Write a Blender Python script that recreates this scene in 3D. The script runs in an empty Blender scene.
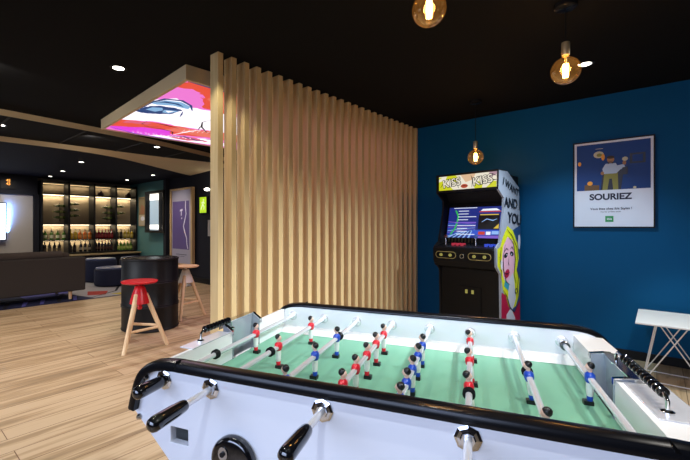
import bpy, bmesh, math, random
from mathutils import Vector, Matrix
random.seed(7)
PI = math.pi
SC = bpy.context.scene
COL = SC.collection

# ------------------------------------------------------------------ camera, world, light, exposure
EYE, YAW, FPX = 1.27, .7244, 387.6
cd = bpy.data.cameras.new('camera'); cam = bpy.data.objects.new('camera', cd); COL.objects.link(cam)
cam.location = (0, 0, EYE); cam.rotation_euler = (PI/2, 0, YAW)
cd.sensor_width = 36; cd.lens = FPX/690*36; cd.shift_x = (345-313.8)/690; cd.shift_y = -(230-226)/690
cd.clip_start = .02
SC.camera = cam
w = bpy.data.worlds.new('world'); SC.world = w; w.use_nodes = True
w.node_tree.nodes['Background'].inputs[0].default_value = (.55, .68, 1, 1)
w.node_tree.nodes['Background'].inputs[1].default_value = .6
SC.view_settings.view_transform = 'Standard'; SC.view_settings.look = 'None'
SC.view_settings.gamma = 1; SC.view_settings.exposure = 0.0; SC.view_settings.use_curve_mapping = False

def area(name, loc, rot, sx, sy, power, color):
    l = bpy.data.lights.new(name, 'AREA'); l.shape = 'RECTANGLE'; l.size = sx; l.size_y = sy; l.energy = power; l.color = color
    o = bpy.data.objects.new(name, l); o.location = loc; o.rotation_euler = rot; COL.objects.link(o); return o
def spot(name, loc, target, power, color, angle=70, blend=.6, radius=.04):
    l = bpy.data.lights.new(name, 'SPOT'); l.energy = power; l.color = color; l.spot_size = math.radians(angle); l.spot_blend = blend; l.shadow_soft_size = radius
    o = bpy.data.objects.new(name, l); o.location = loc
    d = Vector(target)-Vector(loc); o.rotation_euler = d.to_track_quat('-Z', 'Y').to_euler(); COL.objects.link(o); return o
def point(name, loc, power, color, radius=.03):
    l = bpy.data.lights.new(name, 'POINT'); l.energy = power; l.color = color; l.shadow_soft_size = radius
    o = bpy.data.objects.new(name, l); o.location = loc; COL.objects.link(o); return o
DAY = (.56, .68, 1.0); WARM = (1, .78, .52); NEUT = (1, .92, .82)
# daylight through the two windows behind the camera
w1 = area('daylight_window_1', (-.3, -2.27, 1.45), (PI/2-.5, 0, 0), 2.6, 1.5, 42, DAY)
w2 = area('daylight_window_2', (-4.6, -2.27, 1.45), (PI/2-.5, 0, 0), 2.6, 1.5, 55, (.85, .9, 1.0))
w1.data.spread = 1.9; w2.data.spread = 1.9
# ceiling downlights over the game room, the passage and the bar, with added fill spots between
COOL = (1, .95, .88)
for k, (x, y, p, an) in enumerate([(.1, 1.0, 65, 100), (-.8, 1.75, 65, 96), (.2, 2.4, 50, 92), (-1.2, .3, 40, 105)]):
    spot('spot_room_%d' % k, (x, y, 2.55), (x, y, 0), p, COOL, an, .35, .02)
# added fill spots without fittings, aimed to brighten the slats' side faces
for k, (x, y, ty) in enumerate([(.5, 2.1, 1.7), (.5, 3.0, 2.6), (.4, 3.9, 3.6)]):
    spot('fill_slats_%d' % k, (x, y, 2.55), (-2.44, ty, -.1), (330, 300, 200)[k], (.86, .93, 1), 58, .9, .03)
spot('fill_table_front', (-.1, -.35, 2.55), (-.75, 1.45, .8), 55, (.78, .86, 1), 50, .6, .02)  # added fill near the camera, brightens the far inner table wall
spot('spot_table_right', (.9, .7, 2.55), (-.9, 1.2, .8), 50, (.95, .97, 1), 46, .6, .02)
spot('fill_band_1', (-3.9, .5, 2.52), (-5.5, 1.6, 2.5), 9, NEUT, 120, .9, .03)  # added fill to lift the ceiling fascia, no lamp hangs here
spot('fill_band_2', (-5.75, 1.9, 2.45), (-6.7, 2.8, 2.42), 5, NEUT, 150, .9, .03)  # likewise added, brightens the second fascia band
spot('spot_back', (-.7, 3.6, 2.55), (-.62, 4.4, 0), 90, (.6, .85, 1), 88, .6, .05)
spot('spot_side_table', (.3, 3.8, 2.55), (.12, 4.3, .3), 110, (1, .97, .9), 38, .5, .05)
spot('spot_corridor', (-3.317, 1.323, 2.55), (-3.3, 1.4, 0), 50, NEUT, 150, .9, .05)
spot('spot_slat_end', (-2.2, 1.45, 2.55), (-2.42, 1.8, .5), 16, (1, .95, .7), 95, .4, .03)
spot('spot_floor', (-3.4, -.4, 2.55), (-3.6, -.2, 0), 55, NEUT, 115, .9, .06)
spot('spot_floor_2', (-5.2, .3, 2.48), (-5.2, .3, 0), 60, WARM, 125, .9, .06)
spot('fill_grey_wall', (-9.9, 1.9, 2.4), (-10.86, 1.9, 1.1), 45, (1, .93, .85), 110, .9, .05)  # added wall washer with no fitting above, brightens the grey wall
spot('fill_teal_wall', (-9.9, 4.0, 2.4), (-10.0, 4.79, 1.0), 32, (1, .93, .85), 110, .9, .05)  # added to lift the teal wall, not a fitted lamp
spot('fill_poster', (-8.2, 3.7, 2.4), (-8.35, 4.79, 1.2), 40, (1, .93, .85), 80, .9, .05)  # added fill aimed at the tall poster
for i, (x, y, z, p) in enumerate([(-5.98, 1.01, 2.48, 55), (-5.83, 2.9, 2.48, 60), (-7.82, 2.47, 2.4, 30), (-9.4, 2.62, 2.4, 30), (-10.2, 1.4, 2.4, 40), (-10.0, 4.2, 2.4, 20), (-8.6, 4.0, 2.4, 30)]):  # the spot beside the grey wall is added, without a downlight
    spot('spot_far_%d' % i, (x, y, z), (x, y, 0), p, (1, .86, .68), 140, .9, .05)

# ------------------------------------------------------------------ materials
MATS = {}
def rgb(c):
    return tuple((v/12.92 if v <= .04045 else ((v+.055)/1.055)**2.4) for v in c)
def hexc(h):
    return rgb(tuple(int(h[i:i+2], 16)/255 for i in (0, 2, 4)))
def mat(name, col, rough=.5, metal=0, emit=0, ecol=None, noise=0, nscale=8, trans=0, coat=0, alpha=1, ior=1.45, bump=0):
    if name in MATS: return MATS[name]
    if isinstance(col, str): col = hexc(col)
    m = bpy.data.materials.new(name); m.use_nodes = True; nt = m.node_tree; b = nt.nodes['Principled BSDF']
    b.inputs['Base Color'].default_value = (*col, 1); b.inputs['Roughness'].default_value = rough; b.inputs['Metallic'].default_value = metal
    b.inputs['IOR'].default_value = ior
    if trans: b.inputs['Transmission Weight'].default_value = trans
    if coat: b.inputs['Coat Weight'].default_value = coat; b.inputs['Coat Roughness'].default_value = .05
    if alpha < 1: b.inputs['Alpha'].default_value = alpha
    if emit:
        e = ecol or col
        if isinstance(e, str): e = hexc(e)
        b.inputs['Emission Color'].default_value = (*e, 1); b.inputs['Emission Strength'].default_value = emit
    if noise or bump:
        tc = nt.nodes.new('ShaderNodeTexCoord'); n = nt.nodes.new('ShaderNodeTexNoise'); n.inputs['Scale'].default_value = nscale; n.inputs['Detail'].default_value = 5
        nt.links.new(tc.outputs['Object'], n.inputs['Vector'])
        if noise:
            mx = nt.nodes.new('ShaderNodeMix'); mx.data_type = 'RGBA'; mx.blend_type = 'MULTIPLY'; mx.inputs[0].default_value = 1
            mr = nt.nodes.new('ShaderNodeMapRange'); mr.inputs[3].default_value = 1-noise; mr.inputs[4].default_value = 1+noise*.4
            nt.links.new(n.outputs['Fac'], mr.inputs[0]); mx.inputs[6].default_value = (*col, 1)
            nt.links.new(mr.outputs[0], mx.inputs[7]); nt.links.new(mx.outputs[2], b.inputs['Base Color'])
        if bump:
            bp = nt.nodes.new('ShaderNodeBump'); bp.inputs['Strength'].default_value = bump; bp.inputs['Distance'].default_value = .002
            nt.links.new(n.outputs['Fac'], bp.inputs['Height']); nt.links.new(bp.outputs[0], b.inputs['Normal'])
    MATS[name] = m; return m
def wood(name, c1, c2, scale=(2, 30, 30), rough=.5):
    m = bpy.data.materials.new(name); m.use_nodes = True; nt = m.node_tree; b = nt.nodes['Principled BSDF']; L = nt.links.new
    tc = nt.nodes.new('ShaderNodeTexCoord'); mp = nt.nodes.new('ShaderNodeMapping'); mp.inputs['Scale'].default_value = scale
    n = nt.nodes.new('ShaderNodeTexNoise'); n.inputs['Scale'].default_value = 1; n.inputs['Detail'].default_value = 6; n.inputs['Distortion'].default_value = .6
    r = nt.nodes.new('ShaderNodeValToRGB'); r.color_ramp.elements[0].color = (*hexc(c1), 1); r.color_ramp.elements[1].color = (*hexc(c2), 1)
    r.color_ramp.elements[0].position = .3; r.color_ramp.elements[1].position = .7
    L(tc.outputs['Object'], mp.inputs[0]); L(mp.outputs[0], n.inputs['Vector']); L(n.outputs['Fac'], r.inputs[0]); L(r.outputs[0], b.inputs['Base Color'])
    b.inputs['Roughness'].default_value = rough; MATS[name] = m; return m
def floor_mat():
    m = bpy.data.materials.new('oak_planks'); m.use_nodes = True; nt = m.node_tree; b = nt.nodes['Principled BSDF']; L = nt.links.new
    tc = nt.nodes.new('ShaderNodeTexCoord'); mp = nt.nodes.new('ShaderNodeMapping'); mp.inputs['Rotation'].default_value = (0, 0, PI/2)
    br = nt.nodes.new('ShaderNodeTexBrick'); br.inputs['Scale'].default_value = 1; br.inputs['Brick Width'].default_value = 1.4; br.inputs['Row Height'].default_value = .17
    br.inputs['Mortar Size'].default_value = .0025; br.offset = .37
    br.inputs['Color1'].default_value = (.0, .0, .0, 1); br.inputs['Color2'].default_value = (1, 1, 1, 1); br.inputs['Mortar'].default_value = (.5, .5, .5, 1)
    L(tc.outputs['Object'], mp.inputs[0]); L(mp.outputs[0], br.inputs['Vector'])
    mp2 = nt.nodes.new('ShaderNodeMapping'); mp2.inputs['Scale'].default_value = (22, 1.3, 1)
    n = nt.nodes.new('ShaderNodeTexNoise'); n.inputs['Scale'].default_value = 1; n.inputs['Detail'].default_value = 7; n.inputs['Distortion'].default_value = .8
    L(tc.outputs['Object'], mp2.inputs[0]); L(mp2.outputs[0], n.inputs['Vector'])
    mp3 = nt.nodes.new('ShaderNodeMapping'); mp3.inputs['Scale'].default_value = (5, .6, 1)
    n3 = nt.nodes.new('ShaderNodeTexNoise'); n3.inputs['Scale'].default_value = 1; n3.inputs['Detail'].default_value = 3
    L(tc.outputs['Object'], mp3.inputs[0]); L(mp3.outputs[0], n3.inputs['Vector'])
    a = nt.nodes.new('ShaderNodeMath'); a.operation = 'MULTIPLY_ADD'; a.inputs[1].default_value = .16
    L(br.outputs['Color'], a.inputs[0]); L(n.outputs['Fac'], a.inputs[2])
    a2 = nt.nodes.new('ShaderNodeMath'); a2.operation = 'MULTIPLY_ADD'; a2.inputs[1].default_value = .7; L(n3.outputs['Fac'], a2.inputs[0]); L(a.outputs[0], a2.inputs[2])
    r = nt.nodes.new('ShaderNodeValToRGB'); e = r.color_ramp.elements
    e[0].position = .62; e[0].color = (*hexc('7d6a52'), 1); e[1].position = 1.15; e[1].color = (*hexc('c4ab88'), 1)
    x = r.color_ramp.elements.new(.85); x.color = (*hexc('a98e6a'), 1)
    e[-1].position = 1.0
    L(a2.outputs[0], r.inputs[0])
    mx = nt.nodes.new('ShaderNodeMix'); mx.data_type = 'RGBA'; mx.inputs[7].default_value = (*hexc('6b4c30'), 1)
    L(br.outputs['Fac'], mx.inputs[0]); L(r.outputs[0], mx.inputs[6]); L(mx.outputs[2], b.inputs['Base Color'])
    b.inputs['Roughness'].default_value = .42
    MATS['oak_planks'] = m; return m
floor_mat()
wood('slat_wood', 'd2b47e', 'e0c592', (30, 30, 1.5))
wood('beech', 'd9b487', 'e8cba2', (30, 30, 3), .45)
wood('frame_oak', 'a98a5e', 'bd9f72', (20, 20, 2))
mat('ceiling_black', (.0042, .0044, .0052), .9)
mat('ceiling_mid', (.008, .008, .009), .85)
mat('seam', (.028, .028, .03), .8)
mat('ceiling_low', (.010, .011, .020), .85)
mat('fascia', 'd0bd98', .7)
mat('sloped_soffit', 'a0a58c', .7)
mat('wall_blue', (.0015, .078, .20), .55, noise=.12, nscale=1.2)
mat('wall_dark', (.010, .011, .017), .7)
mat('wall_grey', 'a8a29a', .75)
mat('wall_teal', '4b7c7c', .7)
mat('wall_cream', '4c4d54', .8)
mat('black', (.008, .008, .009), .5)
mat('black_gloss', (.004, .004, .005), .12, coat=1)
mat('black_plastic', (.010, .010, .011), .25)
mat('black_steel', (.010, .011, .013), .45, 0)
mat('chrome', (.78, .79, .8), .08, 1)
mat('steel', (.62, .63, .65), .22, 1)
mat('dark_steel', (.16, .165, .17), .3, 1)
mat('brass', (.55, .47, .28), .4, .7)
mat('table_white', (.78, .79, .82), .28, coat=.4)
mat('table_inner', (.80, .80, .79), .35)
mat('felt', (.17, .42, .285), .5, noise=.15, nscale=5)
mat('acrylic', (.42, .46, .52), .25, .4)
mat('rod_steel', (.85, .86, .9), .25, .5)
mat('rim_black', (.004, .004, .005), .22)
mat('skin', (.75, .5, .38), .45); mat('hair', (.006, .006, .006), .3)
mat('p_red', (.62, .015, .03), .3); mat('p_blue', (.01, .06, .42), .3); mat('p_white', (.82, .82, .78), .3)
mat('red_paint', (.60, .012, .02), .35); mat('white_paint', (.85, .84, .82), .4)
mat('sofa', '3a3532', .95, noise=.2, nscale=60); mat('cushion', '4a413b', .95, noise=.2, nscale=60)
mat('navy_fabric', '1b2440', .8); mat('navy_top', '3c4c78', .35)
mat('led', 'ffdca0', emit=6, ecol=(1, .85, .58)); mat('led_soft', 'ffdca0', emit=1.6, ecol=(1, .72, .36))
mat('lamp_on', 'ffffff', emit=9, ecol=(1, .93, .82))
mat('tv_on', 'ffffff', emit=1.5, ecol=(.75, .87, 1)); mat('tv_halo', 'ffffff', emit=5, ecol=(.12, .3, 1))
mat('window_glow', '8fa0a8', .2, emit=.38, ecol=(.62, .8, .95)); mat('window_glow_hot', 'ffffff', .2, emit=1.6, ecol=(1, .93, .8))
mat('exit_green', 'b8d400', .4, emit=.75, ecol=(.45, .75, .02)); mat('digit', 'ff8a20', emit=1.5, ecol=(1, .45, .08))
mat('filament', 'ffb040', emit=35, ecol=(1, .62, .22))
mat('paper', (.70, .71, .80), .3); mat('poster_grey', '9d98a8', .5)
mat('shelf_back', '6f6453', .6)
mat('bench_top', 'a08a62', .6)

for n_, v_ in (('ceiling_black', .15), ('ceiling_mid', .15), ('ceiling_low', .2), ('black_steel', .25), ('black_plastic', .12), ('wall_dark', .25), ('wall_blue', .12), ('black', .25), ('rim_black', .3)):
    MATS[n_].node_tree.nodes['Principled BSDF'].inputs['Specular IOR Level'].default_value = v_

# ------------------------------------------------------------------ mesh helper
class MB:
    def __init__(s): s.bm = bmesh.new(); s.m = []
    def mi(s, m):
        if isinstance(m, str): m = MATS[m]
        if m not in s.m: s.m.append(m)
        return s.m.index(m)
    def face(s, pts, m):
        vs = [s.bm.verts.new(p) for p in pts]
        f = s.bm.faces.new(vs); f.material_index = s.mi(m); return f
    def box(s, a, b, m):
        x0, y0, z0 = a; x1, y1, z1 = b; i = s.mi(m)
        v = [s.bm.verts.new(p) for p in ((x0,y0,z0),(x1,y0,z0),(x1,y1,z0),(x0,y1,z0),(x0,y0,z1),(x1,y0,z1),(x1,y1,z1),(x0,y1,z1))]
        for q in ((0,3,2,1),(4,5,6,7),(0,1,5,4),(1,2,6,5),(2,3,7,6),(3,0,4,7)):
            s.bm.faces.new([v[k] for k in q]).material_index = i
        return s
    def cyl(s, p, q, r1, m, r2=None, n=20, cap=True):
        r2 = r1 if r2 is None else r2
        p = Vector(p); q = Vector(q); d = (q-p).normalized()
        u = d.orthogonal().normalized(); v = d.cross(u); i = s.mi(m)
        A = [s.bm.verts.new(p+(u*math.cos(2*PI*k/n)+v*math.sin(2*PI*k/n))*r1) for k in range(n)]
        B = [s.bm.verts.new(q+(u*math.cos(2*PI*k/n)+v*math.sin(2*PI*k/n))*r2) for k in range(n)]
        for k in range(n):
            s.bm.faces.new((A[k], A[(k+1)%n], B[(k+1)%n], B[k])).material_index = i
        if cap:
            s.bm.faces.new(A[::-1]).material_index = i; s.bm.faces.new(B).material_index = i
        return s
    def lathe(s, prof, m, c=(0,0,0), n=24, axis=(0,0,1), ms=None):
        """prof: list of (radius, height) along the axis"""
        d = Vector(axis).normalized(); u = d.orthogonal().normalized(); v = d.cross(u); c = Vector(c)
        rings = []
        for r, h in prof:
            if r < 1e-6: rings.append([s.bm.verts.new(c+d*h)])
            else: rings.append([s.bm.verts.new(c+d*h+(u*math.cos(2*PI*k/n)+v*math.sin(2*PI*k/n))*r) for k in range(n)])
        for j in range(len(rings)-1):
            A, B = rings[j], rings[j+1]; i = s.mi(ms[j] if ms else m)
            for k in range(n):
                k2 = (k+1) % n
                if len(A) == 1 and len(B) == 1: continue
                if len(A) == 1: f = (A[0], B[k2], B[k])
                elif len(B) == 1: f = (A[k], A[k2], B[0])
                else: f = (A[k], A[k2], B[k2], B[k])
                s.bm.faces.new(f).material_index = i
        return s
    def prism(s, poly, ax, a, b, m):
        """poly in the two other axes (cyclic order kept: x->(y,z), y->(x,z), z->(x,y))"""
        def P(p, t): return {'x': (t, p[0], p[1]), 'y': (p[0], t, p[1]), 'z': (p[0], p[1], t)}[ax]
        i = s.mi(m)
        A = [s.bm.verts.new(P(p, a)) for p in poly]; B = [s.bm.verts.new(P(p, b)) for p in poly]; n = len(poly)
        fs = [s.bm.faces.new(A[::-1]), s.bm.faces.new(B)]
        for k in range(n): fs.append(s.bm.faces.new((A[k], A[(k+1)%n], B[(k+1)%n], B[k])))
        for f in fs: f.material_index = i
        return s
    def sphere(s, c, r, m, sc=(1,1,1), n=16):
        prof = [(math.sin(PI*k/n), -math.cos(PI*k/n)) for k in range(n+1)]
        before = len(s.bm.verts); s.lathe([(max(p, 0) if 0 < k < n else 0, h) for k, (p, h) in enumerate(prof)], m, n=n+4)
        s.bm.verts.ensure_lookup_table()
        for v in s.bm.verts[before:]: v.co = Vector((v.co.x*r*sc[0], v.co.y*r*sc[1], v.co.z*r*sc[2]))+Vector(c)
        return s
    def tube(s, pts, r, m, n=10):
        pts = [Vector(p) for p in pts]; i = s.mi(m); rings = []
        t0 = (pts[1]-pts[0]).normalized(); u = t0.orthogonal().normalized()
        for k, p in enumerate(pts):
            t = (pts[min(k+1, len(pts)-1)]-pts[max(k-1, 0)]).normalized()
            u = (u-t*u.dot(t)).normalized(); v = t.cross(u)
            rings.append([s.bm.verts.new(p+(u*math.cos(2*PI*j/n)+v*math.sin(2*PI*j/n))*r) for j in range(n)])
        for A, B in zip(rings, rings[1:]):
            for j in range(n): s.bm.faces.new((A[j], A[(j+1)%n], B[(j+1)%n], B[j])).material_index = i
        s.bm.faces.new(rings[0][::-1]).material_index = i; s.bm.faces.new(rings[-1]).material_index = i
        return s
    def build(s, name, parent=None, bevel=0, smooth=True, seg=2):
        bmesh.ops.recalc_face_normals(s.bm, faces=s.bm.faces[:])
        me = bpy.data.meshes.new(name); s.bm.to_mesh(me); s.bm.free()
        for m in s.m: me.materials.append(m)
        if smooth:
            me.polygons.foreach_set('use_smooth', [True]*len(me.polygons)); me.set_sharp_from_angle(angle=math.radians(38))
        o = bpy.data.objects.new(name, me); COL.objects.link(o)
        if parent: o.parent = parent
        if bevel:
            b = o.modifiers.new('bevel', 'BEVEL'); b.width = bevel; b.segments = seg; b.limit_method = 'ANGLE'; b.angle_limit = math.radians(40)
        return o
def tag(o, label, cat, group=None):
    o['label'] = label; o['category'] = cat
    if group: o['group'] = group
    return o
def thing(name, label, cat, loc=(0,0,0), rz=0, group=None):
    o = bpy.data.objects.new(name, None); COL.objects.link(o); o.location = loc; o.rotation_euler = (0, 0, rz); o.empty_display_size = .1
    return tag(o, label, cat, group)
def struct(o): o['kind'] = 'structure'; return o
def bx(name, a, b, m, parent=None, bevel=0): return MB().box(a, b, m).build(name, parent, bevel, smooth=False)
def copy_tree(o, parent=None):
    c = o.copy(); COL.objects.link(c)
    if parent: c.parent = parent
    for ch in [x for x in o.children]: copy_tree(ch, c)
    return c
def text(s, size, m, mtx, name='lettering', parent=None, font_w=1, ext=.0006):
    cu = bpy.data.curves.new(name, 'FONT'); cu.body = s; cu.size = size; cu.align_x = 'CENTER'; cu.align_y = 'CENTER'; cu.extrude = ext; cu.offset = .02*size*font_w
    o = bpy.data.objects.new(name, cu); COL.objects.link(o)
    me = bpy.data.meshes.new_from_object(o.evaluated_get(bpy.context.evaluated_depsgraph_get()))
    bpy.data.objects.remove(o); me.materials.clear(); me.materials.append(MATS[m] if isinstance(m, str) else m)
    me.transform(mtx)
    o = bpy.data.objects.new(name, me); COL.objects.link(o); o.parent = parent; return o
# flat artwork: shapes in (u,v) metres laid on a plane in layers of 0.3 mm
def ell(cx, cy, rx, ry, n=24, a0=0, a1=2*PI, rot=0):
    return [(cx+rx*math.cos(t)*math.cos(rot)-ry*math.sin(t)*math.sin(rot), cy+rx*math.cos(t)*math.sin(rot)+ry*math.sin(t)*math.cos(rot)) for t in (a0+(a1-a0)*k/(n-1 if a1-a0 < 6.2 else n) for k in range(n))]
def ribbon(pts, wd):
    L, R = [], []
    for k, p in enumerate(pts):
        a = pts[max(k-1, 0)]; b = pts[min(k+1, len(pts)-1)]; dx, dy = b[0]-a[0], b[1]-a[1]; l = math.hypot(dx, dy) or 1
        t = wd*(1-.75*abs(2*k/(len(pts)-1)-1)) if isinstance(wd, float) else wd[k]
        L.append((p[0]-dy/l*t/2, p[1]+dx/l*t/2)); R.append((p[0]+dy/l*t/2, p[1]-dx/l*t/2))
    return L+R[::-1]
def art(name, parent, f, shapes, step=.0003):
    """f(u,v,h) -> local point; shapes: (material, polygon)"""
    mb = MB()
    for k, (m, poly) in enumerate(shapes):
        mb.face([f(p[0], p[1], step*(k+1)) for p in poly], m)
    me_o = mb.build(name, parent, smooth=False); return me_o
ORD = ['first','second','third','fourth','fifth','sixth','seventh','eighth','ninth','tenth','eleventh','twelfth','thirteenth','fourteenth','fifteenth','sixteenth','seventeenth','eighteenth','nineteenth','twentieth','twenty-first','twenty-second','twenty-third','twenty-fourth','twenty-fifth','twenty-sixth']

# ------------------------------------------------------------------ room shell
YW, YB, XR, XL = 4.79, -2.2, 3.0, -11.2
struct(bx('floor', (XL-.1, YB-.1, -.05), (XR+.1, YW+.1, 0), 'oak_planks'))
struct(bx('ceiling', (XL-.1, YB-.1, 2.57), (XR+.1, YW+.1, 2.67), 'ceiling_black'))
def interp(tab, y):
    for (a, b), (c, d) in zip(tab, tab[1:]):
        if y <= c: t = (y-a)/(c-a); return b+(d-b)*t
    return tab[-1][1]
def smooth_tab(tab):
    def f(y):
        s = 0; ws = 0
        for k in range(-4, 5):
            g = math.exp(-k*k/6); s += g*interp(tab, max(tab[0][0], min(tab[-1][0], y+k*.12))); ws += g
        return s/ws
    return f
C1 = smooth_tab([(-2.3, -5.55), (.9, -5.44), (1.4, -5.485), (2.0, -5.52), (2.8, -5.67), (3.93, -5.97), (4.9, -6.3)])
A2 = smooth_tab([(-2.3, -6.95), (1.12, -6.72), (2.06, -6.66), (2.7, -6.66), (3.36, -6.62), (4.9, -6.35)])
B2 = smooth_tab([(-2.3, -6.96), (1.12, -6.73), (2.05, -6.68), (2.76, -6.86), (3.65, -7.38), (4.9, -8.12)])
ys = [YB+(YW-YB)*k/60 for k in range(61)]
def strip(f1, z1, f2, z2, m, name):
    mb = MB(); i = mb.mi(m); P = [mb.bm.verts.new((f1(y), y, z1)) for y in ys]; Q = [mb.bm.verts.new((f2(y), y, z2)) for y in ys]
    for k in range(60): mb.bm.faces.new((P[k], P[k+1], Q[k+1], Q[k])).material_index = i
    return struct(mb.build(name))
def shrink(f, d): return lambda y: f(y)+d
strip(C1, 2.572, C1, 2.50, 'fascia', 'trim_1')
strip(C1, 2.50, A2, 2.50, 'ceiling_mid', 'ceiling_middle')
strip(A2, 2.50, B2, 2.43, 'fascia', 'trim_2')
strip(B2, 2.43, lambda y: XL, 2.43, 'ceiling_low', 'ceiling_far')
mb = MB()
for y in (-.6, .2, 1.0, 1.8, 2.6, 3.4, 4.2): mb.box((A2(y)+.02, y-.012, 2.493), (C1(y)-.02, y+.012, 2.4995), 'seam')
struct(mb.build('trim_3', smooth=False))
struct(bx('wall_back', (-9.03, YW, 0), (-2.50, YW+.1, 2.57), 'wall_dark'))
struct(bx('wall_blue', (-2.50, YW, 0), (XR, YW+.1, 2.57), 'wall_blue'))
struct(bx('wall_teal', (XL, YW, 0), (-9.03, YW+.1, 2.57), 'wall_teal'))
struct(bx('wall_left', (XL-.1, YB, 0), (XL, YW+.1, 2.57), 'wall_grey'))
struct(bx('wall_right', (XR, YB, 0), (XR+.1, YW+.1, 2.57), 'wall_cream'))
mb = MB()   # wall behind the camera with two window openings
mb.box((XL, YB-.1, 0), (XR, YB, .7), 'wall_cream').box((XL, YB-.1, 2.2), (XR, YB, 2.57), 'wall_cream')
for a, b in ((XL, -5.9), (-3.3, -1.6), (1.0, XR)): mb.box((a, YB-.1, .7), (b, YB, 2.2), 'wall_cream')
struct(mb.build('wall_front', smooth=False))
for i, (a, b) in enumerate(((-1.6, 1.0), (-5.9, -3.3))):
    mb = MB(); mb.box((a, YB-.06, .7), (a+.05, YB-.02, 2.2), 'white_paint').box((b-.05, YB-.06, .7), (b, YB-.02, 2.2), 'white_paint').box((a+.05, YB-.06, .7), (b-.05, YB-.02, .75), 'white_paint').box((a+.05, YB-.06, 2.15), (b-.05, YB-.02, 2.2), 'white_paint')
    mb.box(((a+b)/2-.025, YB-.06, .75), ((a+b)/2+.025, YB-.02, 2.15), 'white_paint')
    struct(mb.build('window_%d' % (i+1), smooth=False))
struct(bx('baseboard_blue', (-2.4, YW-.015, 0), (XR, YW, .08), 'black'))
struct(bx('baseboard_back', (-9.03, YW-.02, 0), (-2.56, YW, .12), 'black'))
struct(bx('trim_4', (-9.10, YW-.10, 0), (-8.97, YW, 2.45), 'wall_dark'))      # dark pilaster between teal and black wall

# ------------------------------------------------------------------ ceiling lights
def downlight(x, y, z, r, label):
    t = thing('ceiling_downlight', label, 'ceiling light', (x, y, z), 0, 'recessed ceiling downlights')
    mb = MB(); mb.lathe([(r*.8, -.003), (r*1.15, -.004), (r*1.2, 0)], 'black', n=20); mb.build('trim_ring', t)
    mb = MB(); mb.lathe([(0, -.0025), (r*.8, -.0025)], 'lamp_on', n=20); mb.build('lens', t)
downlight(-3.317, 1.323, 2.57, .055, 'round white ceiling downlight left of the illuminated ceiling box')
downlight(-.431, 3.772, 2.57, .055, 'round white ceiling downlight behind the nearest hanging globe bulb on right')
downlight(-5.98, 1.01, 2.50, .05, 'round downlight between the ceiling bands at the left picture edge')
downlight(-5.83, 2.90, 2.50, .05, 'round downlight between the ceiling bands, below the illuminated ceiling box')
for (x, y), l in zip([(-7.82, 2.47), (-9.4, 2.62), (-10.6, 2.7), (-10.0, 4.2), (-8.6, 4.19)],
      ['small downlight in low dark ceiling, nearest the ceiling bands, left of bar shelves', 'small downlight in low dark ceiling, middle of the row left of bar shelves', 'small downlight in low dark ceiling just above the left end of bar shelves',
       'small downlight in low dark ceiling above right end of bar shelves', 'faint small downlight in low dark ceiling above the teal wall']):
    downlight(x, y, 2.43, .05, l)

# ------------------------------------------------------------------ illuminated ceiling box with comic artwork
LZ = 2.45; W_, H_ = 2.196, 2.7
t = thing('illuminated_ceiling_box', 'backlit ceiling box with pink comic style eye artwork in beige frame', 'light box', (-5.05, 1.85, LZ), math.radians(-4.36))
mb = MB()
mb.box((-.03, -.03, 0), (W_+.03, 0, .12), 'fascia').box((-.03, H_, 0), (W_+.03, H_+.03, .12), 'fascia').box((-.03, 0, 0), (0, H_, .12), 'fascia').box((W_, 0, 0), (W_+.03, H_, .12), 'fascia')
mb.build('frame', t, smooth=False)
def em(name, h, s=1.0):
    m = mat(name, h, .4, emit=s, ecol=h); m.node_tree.nodes['Principled BSDF'].inputs['Base Color'].default_value = (.02, .02, .02, 1); return m
em('a_pink', 'f07ad4'); em('a_white', 'fdf6ff', 1.25); em('a_red', 'e8503a'); em('a_orange', 'ec7460'); em('a_navy', '1c3f78'); em('a_blue', '86b4dc'); em('a_mag', 'dc3ad6', 1.1); em('a_rose', 'e0607c'); em('a_black', '140a18', .4); em('a_purple', '7a4fc0')
def lb(u, v, h): return (u, v, .012-h)
def jag(pts, amp, n=5, seed=1):
    rr = random.Random(seed); out = []
    for k, p in enumerate(pts):
        q = pts[(k+1) % len(pts)]
        for m_ in range(n): out.append((max(.002, min(W_-.002, p[0]+(q[0]-p[0])*m_/n+rr.uniform(-amp, amp)*(m_ > 0))), max(.002, min(H_-.002, p[1]+(q[1]-p[1])*m_/n+rr.uniform(-amp, amp)*(m_ > 0)))))
    return out
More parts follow.
